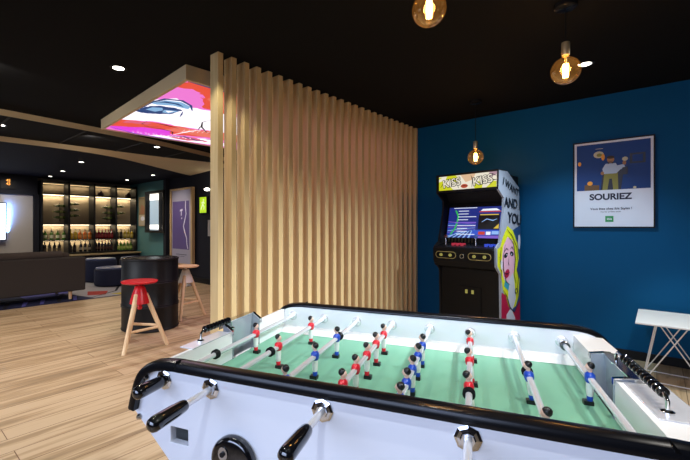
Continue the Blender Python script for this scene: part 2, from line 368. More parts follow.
S = [('a_pink', [(0,0),(W_,0),(W_,H_),(0,H_)]),
     ('a_white', jag([(1.48,0),(1.69,.14),(1.52,.38),(1.56,.6),(1.5,1.5),(.9,2.1),(.8,.98),(.73,.6),(.75,.34),(.57,0)], .015)),
     ('a_red', jag([(2.19,0),(2.19,.5),(2.1,1.1),(1.56,.75),(1.58,.48),(1.87,.28),(2.0,.12),(1.97,0)], .03)), ('a_orange', jag([(1.75,.5),(1.9,.35),(2.1,.5),(1.9,1.0),(1.6,.8)], .03, seed=3)), ('a_pink', jag([(2.02,.12),(1.95,.28),(1.85,.33),(1.88,.15)], .02)),
     ('a_red', jag([(.57,0),(.71,.36),(.73,.6),(.73,.85),(.8,.98),(.9,2.1),(.5,2.4),(.45,1.18),(.3,.73),(.26,.37),(.2,0)], .02, seed=5)),
     ('a_orange', jag([(.45,.55),(.7,.6),(.72,.9),(.85,1.5),(.6,1.6),(.45,1.1)], .02, seed=6)), ('a_mag', jag([(.17,.0),(.4,.32),(.46,.63),(.2,.73),(.03,.45),(.05,.1)], .015, seed=7)),
     ('a_rose', jag([(.45,.05),(.6,.1),(.66,.3),(.55,.3)], .015, seed=8)), ('a_white', jag([(.02,.42),(.14,.75),(.35,1.15),(.26,1.6),(.06,1.6),(.03,.9)], .02, seed=9)), ('a_rose', jag([(.1,.75),(.3,.98),(.2,1.3),(.08,1.0)], .03, seed=10)),
     ('a_blue', [(1.39,.01),(1.57,.09),(1.62,.22),(1.55,.35),(1.45,.37),(1.46,.21),(1.38,.08)]), ('a_navy', [(1.44,.03),(1.54,.10),(1.56,.22),(1.49,.31),(1.52,.20),(1.49,.10)]),
     ('a_navy', jag([(1.03,.005),(1.24,.02),(1.37,.11),(1.41,.25),(1.37,.35),(1.15,.31),(1.04,.17),(1.0,.08)], .01, seed=11)), ('a_blue', [(1.15,.06),(1.27,.08),(1.32,.16),(1.24,.2),(1.14,.16)]), ('a_blue', [(1.27,.20),(1.33,.33),(1.17,.29),(1.17,.22)]), ('a_white', [(1.25,.22),(1.29,.3),(1.2,.27)]),
     ('a_navy', ribbon([(1.13,.01),(1.43,.01),(1.61,.07),(1.67,.2),(1.59,.33),(1.44,.42)], .05)), ('a_navy', ribbon([(1.35,.36),(1.24,.40),(1.13,.43)], .02)),
     ('a_black', ribbon([(.71,.34),(.69,.47),(.65,.64)], .03)), ('a_black', ribbon([(.72,.24),(.55,.24),(.48,.35),(.58,.43)], .012)),
     ('a_black', ribbon([(1.26,.73),(1.11,.71),(.92,.8),(.72,.97),(.68,1.05)], .025)), ('a_black', ribbon([(.87,.73),(.91,.79),(.73,.85)], .02)), ('a_black', ribbon([(1.2,.95),(1.3,1.2),(1.2,1.5)], .025)),
     ('a_navy', ribbon([(.16,.73),(.3,.87),(.18,1.13),(.39,1.22)], .06)), ('a_white', ribbon([(.3,.73),(.56,.79),(.78,.87)], .03)), ('a_purple', ribbon([(.16,.02),(.02,.35),(.02,.76),(.02,1.02)], .05)), ('a_black', ribbon([(.47,.3),(.49,.5),(.44,.66),(.3,.72)], .025)),
     ('a_navy', ribbon([(2.18,.01),(2.18,.2),(2.17,.6)], .03)), ('a_purple', [(0,2.2),(.6,2.3),(1.3,2.45),(W_,2.3),(W_,H_),(0,H_)])]
for k in range(9): S.append(('a_white', ribbon([(.50+k*.035, .75+k*.05), (.66+k*.035, .72+k*.05)], .014)))
for k in range(16): S.append(('a_white', ell(.10+.03*(k % 2)+.01*k, .30+k*.045, .014, .014, 8)))
art('artwork_panel', t, lb, S)
bl = area('ceiling_box_glow', (-3.9, 3.1, LZ+.004), (0, 0, math.radians(-4.36)), W_*.95, H_*.95, 16, (1, .68, .78))

# ------------------------------------------------------------------ slatted wooden screen: every slat a thing
slat_me = None
SX = -2.443
for i in range(26):
    y = 1.685+i*.1222
    nm = ORD[i]+' wooden slat from the left' if i else 'leftmost and nearest wooden slat'
    if i == 25: nm = 'rightmost wooden slat touching the blue wall'
    if slat_me is None:
        o = MB().box((-.098, 0, 0), (0, .048, 2.569), 'slat_wood').build('wooden_slat', smooth=False, bevel=.0015); slat_me = o
    else:
        o = slat_me.copy(); COL.objects.link(o)
    o.location = (SX+i*.0022, y, 0)
    if i == 25: o.scale = (1, .95, 1)
    tag(o, nm+' in the floor-to-ceiling slatted screen', 'slat', 'pale wood slats of the room divider')

# ------------------------------------------------------------------ bar shelving against the far wall
FX = -10.72; BXK = -11.08
bays = [(2.585, 3.105), (3.145, 3.675), (3.715, 4.205), (4.255, 4.735)]
t = thing('bar_shelving', 'tall black metal bar shelving with warm lit shelves of bottles at far wall', 'shelving', (BXK, 3.66, 0))
def sb(nm, a, b, m, bevel=0): return bx(nm, (a[0]-BXK, a[1]-3.66, a[2]), (b[0]-BXK, b[1]-3.66, b[2]), m, t, bevel)
for y in (2.545, 3.105, 3.675, 4.205, 4.735): sb('post', (BXK, y, .62), (FX, y+.04, 2.34), 'black_steel')
for z, nm in ((2.30, 'top_board'), (2.03, 'shelf'), (1.30, 'shelf'), (.92, 'shelf'), (.60, 'shelf')):
    for k, (y0, y1) in enumerate(bays): sb(nm, (BXK, y0, z), (FX-.01, y1, z+.022), 'black_steel')
for k, (y0, y1) in enumerate(bays):
    sb('back_panel', (BXK-.02, y0, .62), (BXK, y1, 2.3), 'shelf_back')
    for z, m in ((2.29, 'led_soft'), (2.02, 'led'), (1.29, 'led'), (.91, 'led')): sb('light_strip', (BXK+.03, y0+.01, z), (BXK+.06, y1-.01, z+.008), m)
    for z, p in ((2.28, 1.0), (2.01, 3.0), (1.28, 2.2), (.90, 1.8)):
        area('shelf_glow', (BXK+.06, (y0+y1)/2, z-.004), (0, 0, 0), .04, y1-y0-.04, p*1.3, (1, .80, .52))
t2 = thing('bar_bench', 'long wood topped dark bench running under the lit bar shelves', 'bench', (-10.9, 3.7, 0))
bx('bench_top', (-.17, -1.2, .545), (.42, 1.08, .575), 'bench_top', t2, .003); bx('base', (-.15, -1.18, 0), (.36, 1.06, .545), 'wall_dark', t2)

def bottle(kind, c1, cap, lab, s=1.0, neckm=None):
    g = mat('glass_'+kind, c1, .12, coat=.5); cp = mat('cap_'+cap, cap, .4); lm = mat('lab_'+lab, lab, .6)
    if kind.startswith('wine'):
        prof = [(0,0),(.036,0),(.037,.01),(.037,.06),(.0375,.06),(.0375,.13),(.037,.13),(.037,.19),(.030,.215),(.016,.235),(.0135,.25),(.0135,.28),(.016,.28),(.016,.30),(0,.30)]
        ms = [g,g,g,g,lm,lm,g,g,g,g,g,cp,cp,cp]
    else:
        prof = [(0,0),(.040,0),(.042,.01),(.042,.045),(.0425,.045),(.0425,.125),(.042,.125),(.042,.155),(.034,.185),(.017,.205),(.0145,.22),(.0145,.25),(.018,.25),(.018,.275),(0,.275)]
        ms = [g,g,g,g,lm,lm,g,g,g,g,g,cp,cp,cp]
    s *= .88
    mb = MB(); mb.lathe([(r*s, h*s) for r, h in prof], g, n=14, ms=ms)
    return mb.build('bottle')
protos = {}
def put(kind, args, x, y, z, label, group, rot=None):
    if kind not in protos:
        o = bottle(kind, *args); protos[kind] = o
    else:
        o = protos[kind].copy(); COL.objects.link(o)
    o.location = (x, y, z)
    if rot: o.rotation_euler = rot
    tag(o, label, 'bottle', group)
def row(kind, args, y0, y1, n, z, desc, where):
    for k in range(n):
        y = y0+(y1-y0)*k/max(n-1, 1)
        pos = ('leftmost' if k == 0 else 'rightmost' if k == n-1 else ORD[k]+' from left')
        put(kind, args, -10.86, y, z, '%s, %s on %s' % (desc, pos, where), desc.split(' with')[0]+'s on '+where)
Zu, Zl = .9422, .6222
row('g1', ('3f6a1c', 'd8d4c0', 'c9c8a8'), 2.66, 3.05, 4, Zu, 'green bottle with pale cap', 'upper shelf, first bay')
row('y1', ('b89a18', '1a1a14', 'c8a838'), 3.20, 3.30, 2, Zu, 'yellow bottle with dark cap', 'upper shelf, second bay')
row('o1', ('c4621a', '20140c', 'd08a3a'), 3.40, 3.63, 3, Zu, 'amber bottle with dark cap', 'upper shelf, second bay')
row('r1', ('5a0c10', 'b01818', '7a1a1c'), 3.76, 4.16, 6, Zu, 'dark red bottle with red cap', 'upper shelf, third bay')
row('k1', ('1c1408', '16120e', '2a2018'), 4.30, 4.40, 2, Zu, 'near black bottle with black cap', 'upper shelf, fourth bay')
row('b1', ('8a7418', '70601c', 'b09c50'), 4.50, 4.69, 3, Zu, 'olive gold bottle with gold cap', 'upper shelf, fourth bay')
row('wine_d', ('17150e', '3a2c22', '544a3c'), 2.65, 2.95, 4, Zl, 'dark wine bottle with brown cap', 'lower shelf, first bay')
row('d2', ('181210', '1c1614', '2c2420'), 3.19, 3.28, 2, Zl, 'squat black bottle', 'lower shelf, second bay')
row('wine_e', ('1a1614', '241c18', '8a8478'), 3.42, 3.62, 3, Zl, 'dark wine bottle with pale label', 'lower shelf, second bay')
row('wine_r', ('200c0c', 'a01c1c', '3a1414'), 3.77, 4.15, 6, Zl, 'dark wine bottle with red cap', 'lower shelf, third bay')
row('g2', ('4c7a20', '88a030', '9fb058'), 4.31, 4.66, 5, Zl, 'green gold bottle', 'lower shelf, fourth bay')
# bottles lying on pegs in the tall middle compartments, with a peg rail each
for (yc, d, zs, bay) in ((3.02, -1, (1.76, 1.62, 1.48), 'left of first post'), (3.23, 1, (1.82, 1.67, 1.53), 'right of first post'), (4.12, -1, (1.76, 1.62, 1.48), 'left of third post'), (4.34, 1, (1.80, 1.62), 'right of third post')):
    hold = MB(); hold.box((0, -.008, -.06), (.012, .008, .40), 'black')
    for z in zs: hold.cyl((.01, 0, z-1.45-.035), (.22, 0, z-1.45-.035), .005, 'black', n=8)
    h = hold.build('bottle_rack'); h.location = (BXK+.001, yc, 1.45); tag(h, 'small black peg rack for lying bottles, %s, bar shelving' % bay, 'rack', 'peg racks for lying bottles')
    for k, z in enumerate(zs):
        put('wine_lying', ('2c4010', '888448', '70783c'), BXK+.15, yc-d*.07, z, 'green bottle lying on its side, %s from top, %s' % (ORD[k], bay), 'bottles lying in the bar shelving', (-d*PI/2, 0, 0))
for y, l in ((3.90, 'small brown house shaped ornament on top shelf of third bay'), (4.60, 'small brown house shaped ornament on top shelf of fourth bay')):
    mb = MB(); mb.prism([(-.06, 0), (.06, 0), (.06, .07), (0, .14), (-.06, .07)], 'x', -.04, .04, mat('ornament', '3a1c10', .6)); mb.box((-.045, -.02, .0), (.045, .02, .05), mat('ornament_door', '140a06', .6))
    o = mb.build('ornament', smooth=False); o.location = (-10.9, y, 2.052); tag(o, l, 'ornament')

# ------------------------------------------------------------------ left part of far wall: bulkhead, clock, screen
struct(bx('trim_5', (XL, YB, 1.99), (-10.80, 2.50, 2.43), 'wall_dark'))
struct(bx('wall_far', (XL, YB, 0), (-10.86, 2.42, 1.99), 'wall_grey'))
struct(bx('trim_6', (XL, 2.42, 0), (-10.8, 2.53, 1.99), 'wall_dark'))
t = thing('digital_clock', 'small red-orange digital clock on dark band above the screen', 'clock', (-10.80, 1.95, 2.19))
bx('housing', (0, -.13, -.09), (.02, .13, .09), 'black', t)
MX = Matrix.Translation((.0215, 0, 0)) @ Matrix.Rotation(PI/2, 4, 'Z') @ Matrix.Rotation(PI/2, 4, 'X')
text('42\n43', .075, 'digit', MX @ Matrix.Translation((0, .055, 0)), 'digits', t)
t = thing('wall_screen', 'white lit screen with blue halo on the grey wall at left edge', 'screen', (-10.86, 1.2, 1.37))
bx('bezel', (.05, -1.2, -.42), (.08, .72, .42), 'black', t); bx('display', (.08, -1.18, -.40), (.083, .70, .40), 'tv_on', t); bx('mount', (.0, -.3, -.2), (.05, .3, .2), 'black', t)
bx('halo_strip', (.02, .66, -.38), (.04, .70, .38), 'tv_halo', t)
area('screen_halo', (-10.815, 1.955, 1.37), (0, PI*.56, 0), .8, .05, 7, (.15, .35, 1))

# ------------------------------------------------------------------ teal wall: small picture, lit display window; poster, exit sign, lamp, plate
t = thing('framed_picture', 'small framed picture on the teal wall beside the bar shelves', 'picture', (-10.38, YW, 1.27))
bx('frame', (-.22, -.03, 0), (.22, 0, .78), 'frame_oak', t, .003)
mat('pic_a', '7a6a48', .6); mat('pic_b', '8a5a3c', .6); mat('pic_c', 'b8aa90', .6)
art('image', t, lambda u, v, h: (u, -.031-h, v), [('pic_c', [(-.2,.02),(.2,.02),(.2,.76),(-.2,.76)]), ('pic_a', [(-.2,.3),(.2,.3),(.2,.76),(-.2,.76)]), ('pic_b', [(-.15,.32),(.12,.32),(.15,.5),(-.05,.58)]), ('paper', ell(.02,.2,.12,.06))])
t = thing('lit_display_window', 'black framed lit display window on the teal wall', 'display window', (-9.53, YW, 1.10))
bx('case', (-.50, -.02, 0), (.50, 0, 1.06), 'black', t)
mb = MB(); mb.box((-.50, -.13, 0), (-.44, -.02, 1.06), 'black').box((.44, -.13, 0), (.50, -.02, 1.06), 'black').box((-.44, -.13, 0), (.44, -.02, .06), 'black').box((-.44, -.13, 1.0), (.44, -.02, 1.06), 'black').box((.20, -.10, .06), (.23, -.02, 1.0), 'black')
mb.build('frame', t, smooth=False)
art('pane', t, lambda u, v, h: (u, -.022-h, v), [('window_glow', [(-.44,.06),(.44,.06),(.44,1.0),(-.44,1.0)]), ('window_glow_hot', [(-.44,.84),(.44,.84),(.44,1.0),(-.44,1.0)]), ('window_glow_hot', [(-.44,.09),(.44,.09),(.44,.2),(-.44,.2)]), ('window_glow_hot', [(.3,.2),(.4,.2),(.4,.84),(.3,.84)])])
t = thing('tall_poster', 'tall purple poster with white winding line in oak frame behind the drum', 'poster', (-8.31, YW-.06, .35), -.03)
mb = MB(); mb.box((-.52, -.03, 0), (-.46, .04, 1.80), 'frame_oak').box((.46, -.03, 0), (.53, .04, 1.80), 'frame_oak').box((-.46, -.03, 0), (.46, .04, .05), 'frame_oak').box((-.46, -.03, 1.76), (.46, .04, 1.80), 'frame_oak')
mb.build('frame', t, smooth=False)
mat('poster_purple', '56467e', .5); mat('line_white', 'd8d4e4', .5); mat('ink', '26242c', .6)
art('print', t, lambda u, v, h: (u, -.004-h, v), [('poster_grey', [(-.46,.05),(.46,.05),(.46,1.76),(-.46,1.76)]), ('poster_purple', [(-.42,.38),(.36,.38),(.36,1.50),(-.42,1.50)]),
    ('line_white', ribbon([(.20,1.50),(.19,1.35),(.22,1.2),(.16,1.05),(.10,.92),(.16,.78),(.24,.65),(.26,.5),(.30,.40)], (.035,)*9)), ('line_white', [(-.06,1.30),(.06,1.32),(.06,1.28),(.02,1.27),(.01,1.16),(-.02,1.16),(-.01,1.27),(-.06,1.26)]), ('line_white', ell(.02,1.1,.015,.02)),
    ('ink', [(-.25,.25),(.25,.25),(.25,.262),(-.25,.262)]), ('ink', [(-.15,.21),(.15,.21),(.15,.218),(-.15,.218)])])
bx('board', (-.46, 0, .05), (.46, .03, 1.76), 'black', t)
t = thing('exit_sign', 'glowing yellow-green exit sign on the dark wall left of the slats', 'sign', (-7.43, YW, 1.55))
bx('housing', (-.14, -.05, 0), (.14, 0, .36), 'black', t); bx('lit_panel', (-.13, -.053, .01), (.13, -.05, .35), 'exit_green', t)
mat('sign_pale', 'eaf6c0', .4, emit=.8, ecol='eaf6c0')
art('pictogram', t, lambda u, v, h: (u, -.054-h, v), [('sign_pale', ell(.03,.29,.02,.02)), ('sign_pale', ribbon([(.03,.26),(.0,.20),(-.05,.13),(-.08,.08)], (.03,)*4)), ('sign_pale', ribbon([(.0,.19),(.05,.14),(.04,.08)], (.025,)*3)), ('sign_pale', ribbon([(-.06,.22),(.02,.25),(.07,.21)], (.02,)*3))])
t = thing('wall_lamp', 'small white glowing wall lamp above the exit sign', 'lamp', (-7.20, YW, 2.03))
bx('bracket', (-.04, -.05, .0), (.04, 0, .09), 'black', t); MB().lathe([(0,-.01),(.05,0),(.06,.03),(.03,.05)], 'lamp_on', c=(0,-.10,0)).build('lamp_shade', t)
mb = MB(); mb.cyl((0, -.05, .04), (0, -.10, .05), .01, 'black'); mb.build('arm', t)
o = bx('wall_plate', (-7.30, YW-.015, 1.05), (-7.14, YW, 1.40), 'wall_grey', None, .004); tag(o, 'pale rectangular plate on dark wall below the exit sign', 'wall plate')

# ------------------------------------------------------------------ rug, sofa, poufs
mat('rug_navy', '20264e', .95, noise=.5, nscale=9); mat('rug_white', '9c9aa0', .95, noise=.2, nscale=14); mat('rug_lilac', '5c5cb0', .95, noise=.3, nscale=9); mat('rug_red', 'a03028', .95); mat('rug_yellow', 'b0a030', .95); mat('rug_black', '14141c', .95)
mb = MB(); mb.box((-10.35, -1.0, 0), (-7.38, 4.55, .008), 'rug_navy')
for k, (m, poly) in enumerate([('rug_white', [(-7.39,2.55),(-7.39,4.5),(-10.0,4.5),(-9.6,3.1),(-8.2,2.35)]), ('rug_lilac', [(-7.9,1.7),(-8.2,2.35),(-9.6,3.1),(-9.8,2.2),(-8.6,1.7)]), ('rug_yellow', [(-7.40,3.0),(-7.40,3.7),(-7.75,3.9),(-7.62,2.9)]), ('rug_red', [(-7.75,2.55),(-7.6,2.8),(-8.0,3.0),(-8.2,2.7)]),
      ('rug_black', ribbon([(-7.45,2.5),(-7.9,3.1),(-8.5,3.4),(-9.2,4.2)], .06)), ('rug_black', ribbon([(-7.6,3.4),(-8.2,3.6),(-8.4,4.1)], .05)), ('rug_red', ell(-8.4,3.9,.2,.12)), ('rug_yellow', ell(-8.9,3.4,.3,.1))]):
    mb.face([(p[0], p[1], .0085+.0004*k) for p in poly], m)
for k in range(14):
    y = -.9+k*.24; mb.face([(-7.40, y, .012), (-7.40, y+.05, .012), (-7.85, y+.19, .012), (-7.85, y+.12, .012)], 'rug_lilac' if k % 3 else 'rug_black')
tag(mb.build('patterned_rug', smooth=False), 'navy and white colourful patterned rug under the sofa and poufs', 'rug')
t = thing('sofa', 'long dark brown fabric sofa seen from behind at left edge', 'sofa', (-7.95, 1.0, .0135))
mb = MB(); mb.box((.33, -1.5, .14), (.45, 1.44, .72), 'sofa'); mb.build('backrest', t, .02)
mb = MB(); mb.cyl((.30, -1.4, .76), (.30, 1.12, .76), .07, 'cushion', n=20); mb.build('bolster', t, .02)
bx('seat_base', (-.45, -1.5, .14), (.33, 1.44, .34), 'sofa', t, .02)
bx('armrest', (-.45, 1.30, .34), (.33, 1.44, .66), 'sofa', t, .02); bx('armrest', (-.45, -1.5, .34), (.33, -1.36, .60), 'sofa', t, .02)
bx('seat_cushion', (-.43, -1.35, .34), (.10, -.04, .48), 'cushion', t, .03); bx('seat_cushion', (-.43, -.03, .34), (.10, 1.29, .48), 'cushion', t, .03)
bx('back_cushion', (.10, -1.35, .48), (.325, -.04, .78), 'cushion', t, .05); bx('back_cushion', (.10, -.03, .48), (.325, 1.24, .80), 'cushion', t, .05)
for x, y in ((.38, 1.22), (.38, -1.3), (-.38, 1.22), (-.38, -1.3)):
    MB().cyl((x, y, .14), (x, y+.0, 0), .032, 'beech', .022).build('leg', t)
def pouf(x, y, r, h, label, two=False):
    t = thing('pouf', label, 'pouf', (x, y, .0135), 0, 'dark blue round poufs on the rug')
    MB().lathe([(0,0),(r*.9,0),(r,.03),(r,h-.05),(r*.97,h-.02),(r*.9,h-.012)], 'navy_fabric', n=32).build('body', t)
    MB().lathe([(r*.9,h-.012),(r*.93,h),(r*.9,h+.02),(0,h+.025)], 'navy_top', n=32).build('top_pad', t)
pouf(-9.55, 3.42, .33, .50, 'round navy pouf just right of the sofa, further from the camera')
pouf(-8.75, 3.38, .36, .36, 'low round navy pouf right of the sofa, nearer the camera')
pouf(-9.35, 4.12, .34, .50, 'round navy pouf mostly hidden behind the black drum')

# ------------------------------------------------------------------ black drum and stools
t = thing('drum_table', 'large black steel drum table with ribbed side between the two stools', 'drum table', (-4.79, 2.30, 0))
R = .335
pr = [(0,.0),(R-.01,0),(R+.004,.008),(R+.004,.02),(R-.003,.028)]
for z in (.29, .31, .58, .60): pr += [(R-.003,z-.012),(R+.006,z),(R-.003,z+.012)]
pr += [(R-.003,.85),(R+.006,.857),(R+.006,.868),(R,.873)]
MB().lathe(pr, 'black_steel', n=48).build('barrel', t)
MB().lathe([(R,.873),(R-.012,.876),(R-.016,.868),(0,.866)], 'black_plastic', n=48).build('lid', t)
def stool(x, y, H, rot, hub, seatm, label):
    t = thing('bar_stool', label, 'stool', (x, y, 0), rot, 'three legged screw stools at the drum')
    MB().lathe([(0,H-.028),(.10,H-.028),(.165,H-.024),(.178,H-.014),(.178,H-.004),(.170,H),(.10,H-.006),(0,H-.008)], seatm, n=40).build('seat', t)
    mb = MB(); mb.lathe([(.016,H-.30),(.022,H-.29),(.024,H-.27),(.018,H-.26)], hub); mb.cyl((0,0,H-.26), (0,0,H-.028), .018, hub); mb.lathe([(0,H-.30),(.016,H-.30)], hub)
    mb.build('screw', t)
    MB().lathe([(.040,H-.055),(.046,H-.06),(.058,H-.09),(.092,H-.20),(.098,H-.235),(.018,H-.235)], hub, n=18).build('hub', t)
    feet = []
    for k in range(3):
        an = 2*PI*k/3; f = Vector((.27*math.cos(an), .27*math.sin(an), 0)); top = Vector((.055*math.cos(an), .055*math.sin(an), H-.14)); feet.append((f, top))
        mb = MB(); mb.cyl(top, f, .026, 'beech', .021, n=16); mb.build('leg', t)
    for k in range(3):
        (f1, t1), (f2, t2) = feet[k], feet[(k+1) % 3]; q = .36+.03*k
        mb = MB(); mb.cyl(f1.lerp(t1, q), f2.lerp(t2, q), .014, 'beech', n=12); mb.build('stretcher', t)
    return t
stool(-4.05, 1.83, .70, math.radians(-57), 'red_paint', 'red_paint', 'red seated three legged wooden bar stool in front of the black drum')
stool(-4.93, 2.87, .72, math.radians(-45), 'white_paint', 'beech', 'bar stool with natural wooden seat and white hub behind the drum')

# ------------------------------------------------------------------ arcade machine
AA = math.radians(-8.63)
t = thing('arcade_machine', 'black upright arcade machine with lit comic marquee against the blue wall', 'arcade machine', (-1.182, 4.111, 0), AA)
side = [(.064,.0),(.064,.33),(.05,.78),(-.04,.86),(-.045,1.05),(.03,1.10),(.12,1.45),(.12,1.56),(.0,1.64),(.012,1.83),(.206,1.832),(.309,1.773),(.477,1.683),(.505,1.31),(.515,1.0),(.515,0)]
mat('arc_grey', '9aa0ae', .35); mat('arc_yellow', 'd8dc18', .35); mat('arc_skin', 'e4b0c4', .35); mat('arc_red', 'b0183c', .35); mat('arc_ink', '0c0c14', .4); mat('arc_white', 'd0d0da', .35); mat('arc_blue', '284878', .4); mat('arc_teal', '3c9cb0', .4)
for x0, x1, nm in ((-.02, 0, 'side_panel'), (-.70, -.68, 'side_panel')):
    mb = MB(); mb.prism(side, 'x', x0, x1, 'black' if x0 < -.1 else 'arc_grey'); mb.build(nm, t, smooth=False)
def sa(u, v, h): return (h, u, v)
U = lambda pts: pts
S = [('arc_grey', side[:]),
     ('arc_blue', [(.30,1.22),(.515,1.28),(.515,.0),(.30,.0)]),
     ('arc_yellow', [(.10,1.16),(.20,1.27),(.33,1.22),(.44,1.08),(.47,.92),(.42,.80),(.49,.70),(.47,.52),(.40,.42),(.28,.40),(.18,.48),(.10,.62),(.05,.80),(-.02,.87),(-.02,1.04),(.04,1.06)]),
     ('arc_skin', [(.10,1.06),(.20,1.16),(.32,1.12),(.38,.98),(.37,.82),(.29,.66),(.18,.66),(.10,.76),(.07,.92)]),
     ('arc_white', [(.22,.70),(.33,.78),(.36,.70),(.40,.5),(.30,.36),(.22,.5)]),
     ('arc_red', [(.066,.60),(.16,.56),(.24,.42),(.36,.36),(.50,.48),(.51,.02),(.066,.02)]),
     ('arc_white', [(.18,.36),(.28,.42),(.38,.30),(.40,.02),(.30,.02),(.27,.25),(.22,.02),(.15,.02)]),
     ('arc_teal', [(.12,.66),(.22,.60),(.24,.66),(.15,.72)]),
     ('arc_red', ell(.19,.78,.06,.042, rot=.4)), ('arc_ink', ribbon([(.13,.79),(.19,.775),(.25,.79)], .014)),
     ('arc_ink', ell(.165,.97,.045,.024, rot=.3)), ('arc_ink', ell(.30,.98,.045,.024, rot=-.2)), ('arc_white', ell(.185,.975,.012,.008)), ('arc_white', ell(.29,.975,.012,.008)),
     ('arc_ink', ribbon([(.13,1.01),(.18,1.04),(.22,1.02)], .014)), ('arc_ink', ribbon([(.26,1.03),(.30,1.05),(.34,1.02)], .014)), ('arc_ink', ribbon([(.23,.96),(.22,.88),(.24,.86)], .010)),
     ('arc_ink', ribbon([(.15,1.08),(.10,.95),(.11,.82),(.17,.70),(.25,.66)], .016)), ('arc_ink', ribbon([(.24,1.15),(.34,1.08),(.38,.92),(.35,.76),(.40,.66)], .018)), ('arc_ink', ribbon([(.18,1.24),(.30,1.17),(.42,1.04),(.44,.9)], .014)),
     ('arc_ink', ribbon([(.06,1.06),(.03,.95),(.06,.82),(.05,.7)], .014)), ('arc_ink', ribbon([(.42,.82),(.46,.72),(.43,.6),(.46,.5)], .014)), ('arc_ink', ribbon([(.10,.62),(.18,.55),(.26,.42),(.36,.36),(.5,.47)], .016)),
     ('arc_ink', ribbon([(.27,.25),(.25,.12),(.24,.02)], .012)), ('arc_ink', ell(.40,.58,.03,.03)), ('arc_yellow', ell(.40,.58,.018,.018)), ('arc_white', ell(.06,.88,.02,.05)), ('arc_white', ell(.47,1.1,.03,.08))]
S[0] = ('arc_grey', side[:])
art('side_artwork', t, sa, S, .0002)
RX = Matrix(((0,0,1,0),(1,0,0,0),(0,1,0,0),(0,0,0,1)))
for s_, u, v, sz, r in (("I WANT", .27, 1.67, .105, -.3), ("AND I", .31, 1.50, .14, -.05), ("YOU", .36, 1.34, .15, -.1)):
    text(s_, sz, 'arc_ink', Matrix.Translation((.007, u, v)) @ RX @ Matrix.Rotation(r, 4, 'Z'), 'side_lettering', t)
bx('lower_front', (-.68, .07, .0), (-.02, .50, .80), 'black_plastic', t)
mb = MB(); mb.prism([(.50,.8),(.50,1.80),(.21,1.81),(.14,1.66),(.26,1.52),(.24,1.08),(.07,.8)], 'x', -.68, -.02, 'black'); mb.build('cabinet_body', t, smooth=False)
mb = MB(); mb.prism([(.07,.80),(-.02,.83),(-.055,.89),(-.062,1.03),(-.045,1.045),(.24,1.10),(.24,.80)], 'x', -.705, -.0205, 'black_plastic'); mb.build('control_panel', t, .006, smooth=False)
mb = MB(); mb.box((-.70, 0.0, 1.64), (0.0, .16, 1.665), 'black').box((-.70, 0, 1.822), (0, .2, 1.84), 'black').box((-.70, 0, 1.665), (-.69, .16, 1.822), 'black').box((-.012, 0, 1.665), (0.0, .16, 1.822), 'black').box((-.69, .03, 1.665), (-.012, .16, 1.822), 'black'); mb.build('marquee_box', t, smooth=False)
em('m_yellow', 'd6d820', .9); em('m_white', 'f4ecd8', .9); em('m_red', 'c85030', .8); em('m_ink', '2a2a30', .25); em('m_peach', 'f0c8a0', .8); em('m_pink', 'd0a8b8', .7)
S = [('m_white', [(-.69,1.665),(-.012,1.665),(-.012,1.822),(-.69,1.822)]), ('m_yellow', [(-.69,1.665),(-.5,1.665),(-.56,1.72),(-.62,1.78),(-.69,1.76)]), ('m_yellow', [(-.6,1.78),(-.46,1.75),(-.44,1.8),(-.48,1.822),(-.58,1.822)]),
     ('m_yellow', [(-.14,1.665),(-.012,1.665),(-.012,1.72),(-.06,1.73),(-.1,1.70)]), ('m_yellow', [(-.26,1.665),(-.18,1.665),(-.17,1.72),(-.22,1.74),(-.27,1.70)]), ('m_peach', [(-.42,1.822),(-.25,1.822),(-.28,1.76),(-.36,1.74)]), ('m_pink', [(-.12,1.76),(-.03,1.79),(-.02,1.822),(-.1,1.822)]),
     ('m_yellow', [(-.69,1.79),(-.64,1.81),(-.69,1.82)]), ('m_red', ell(-.375,1.70,.04,.022)), ('m_ink', ribbon([(-.42,1.70),(-.375,1.703),(-.33,1.70)], .008)), ('m_ink', ribbon([(-.66,1.70),(-.63,1.74),(-.58,1.73),(-.57,1.69)], .014)), ('m_ink', ribbon([(-.44,1.68),(-.46,1.74),(-.43,1.81)], .012)), ('m_ink', ribbon([(-.29,1.68),(-.28,1.75),(-.30,1.81)], .012)),
     ('m_ink', ribbon([(-.1,1.69),(-.06,1.74),(-.02,1.74)], .012)), ('m_ink', ribbon([(-.12,1.78),(-.07,1.80),(-.03,1.78)], .012)), ('m_ink', ribbon([(-.54,1.79),(-.5,1.77),(-.46,1.80)], .010))]
art('marquee', t, lambda u, v, h: (u, .026-h, v), S)
FR = Matrix.Rotation(PI/2, 4, 'X')
for xx in (-.52, -.17):
    text('KISS', .118, 'm_ink', Matrix.Translation((xx, .0165, 1.742)) @ FR @ Matrix.Rotation(.12, 4, 'Z'), 'marquee_lettering', t, 3)
    text('KISS', .118, 'm_white', Matrix.Translation((xx, .014, 1.742)) @ FR @ Matrix.Rotation(.12, 4, 'Z'), 'marquee_lettering', t, .4)
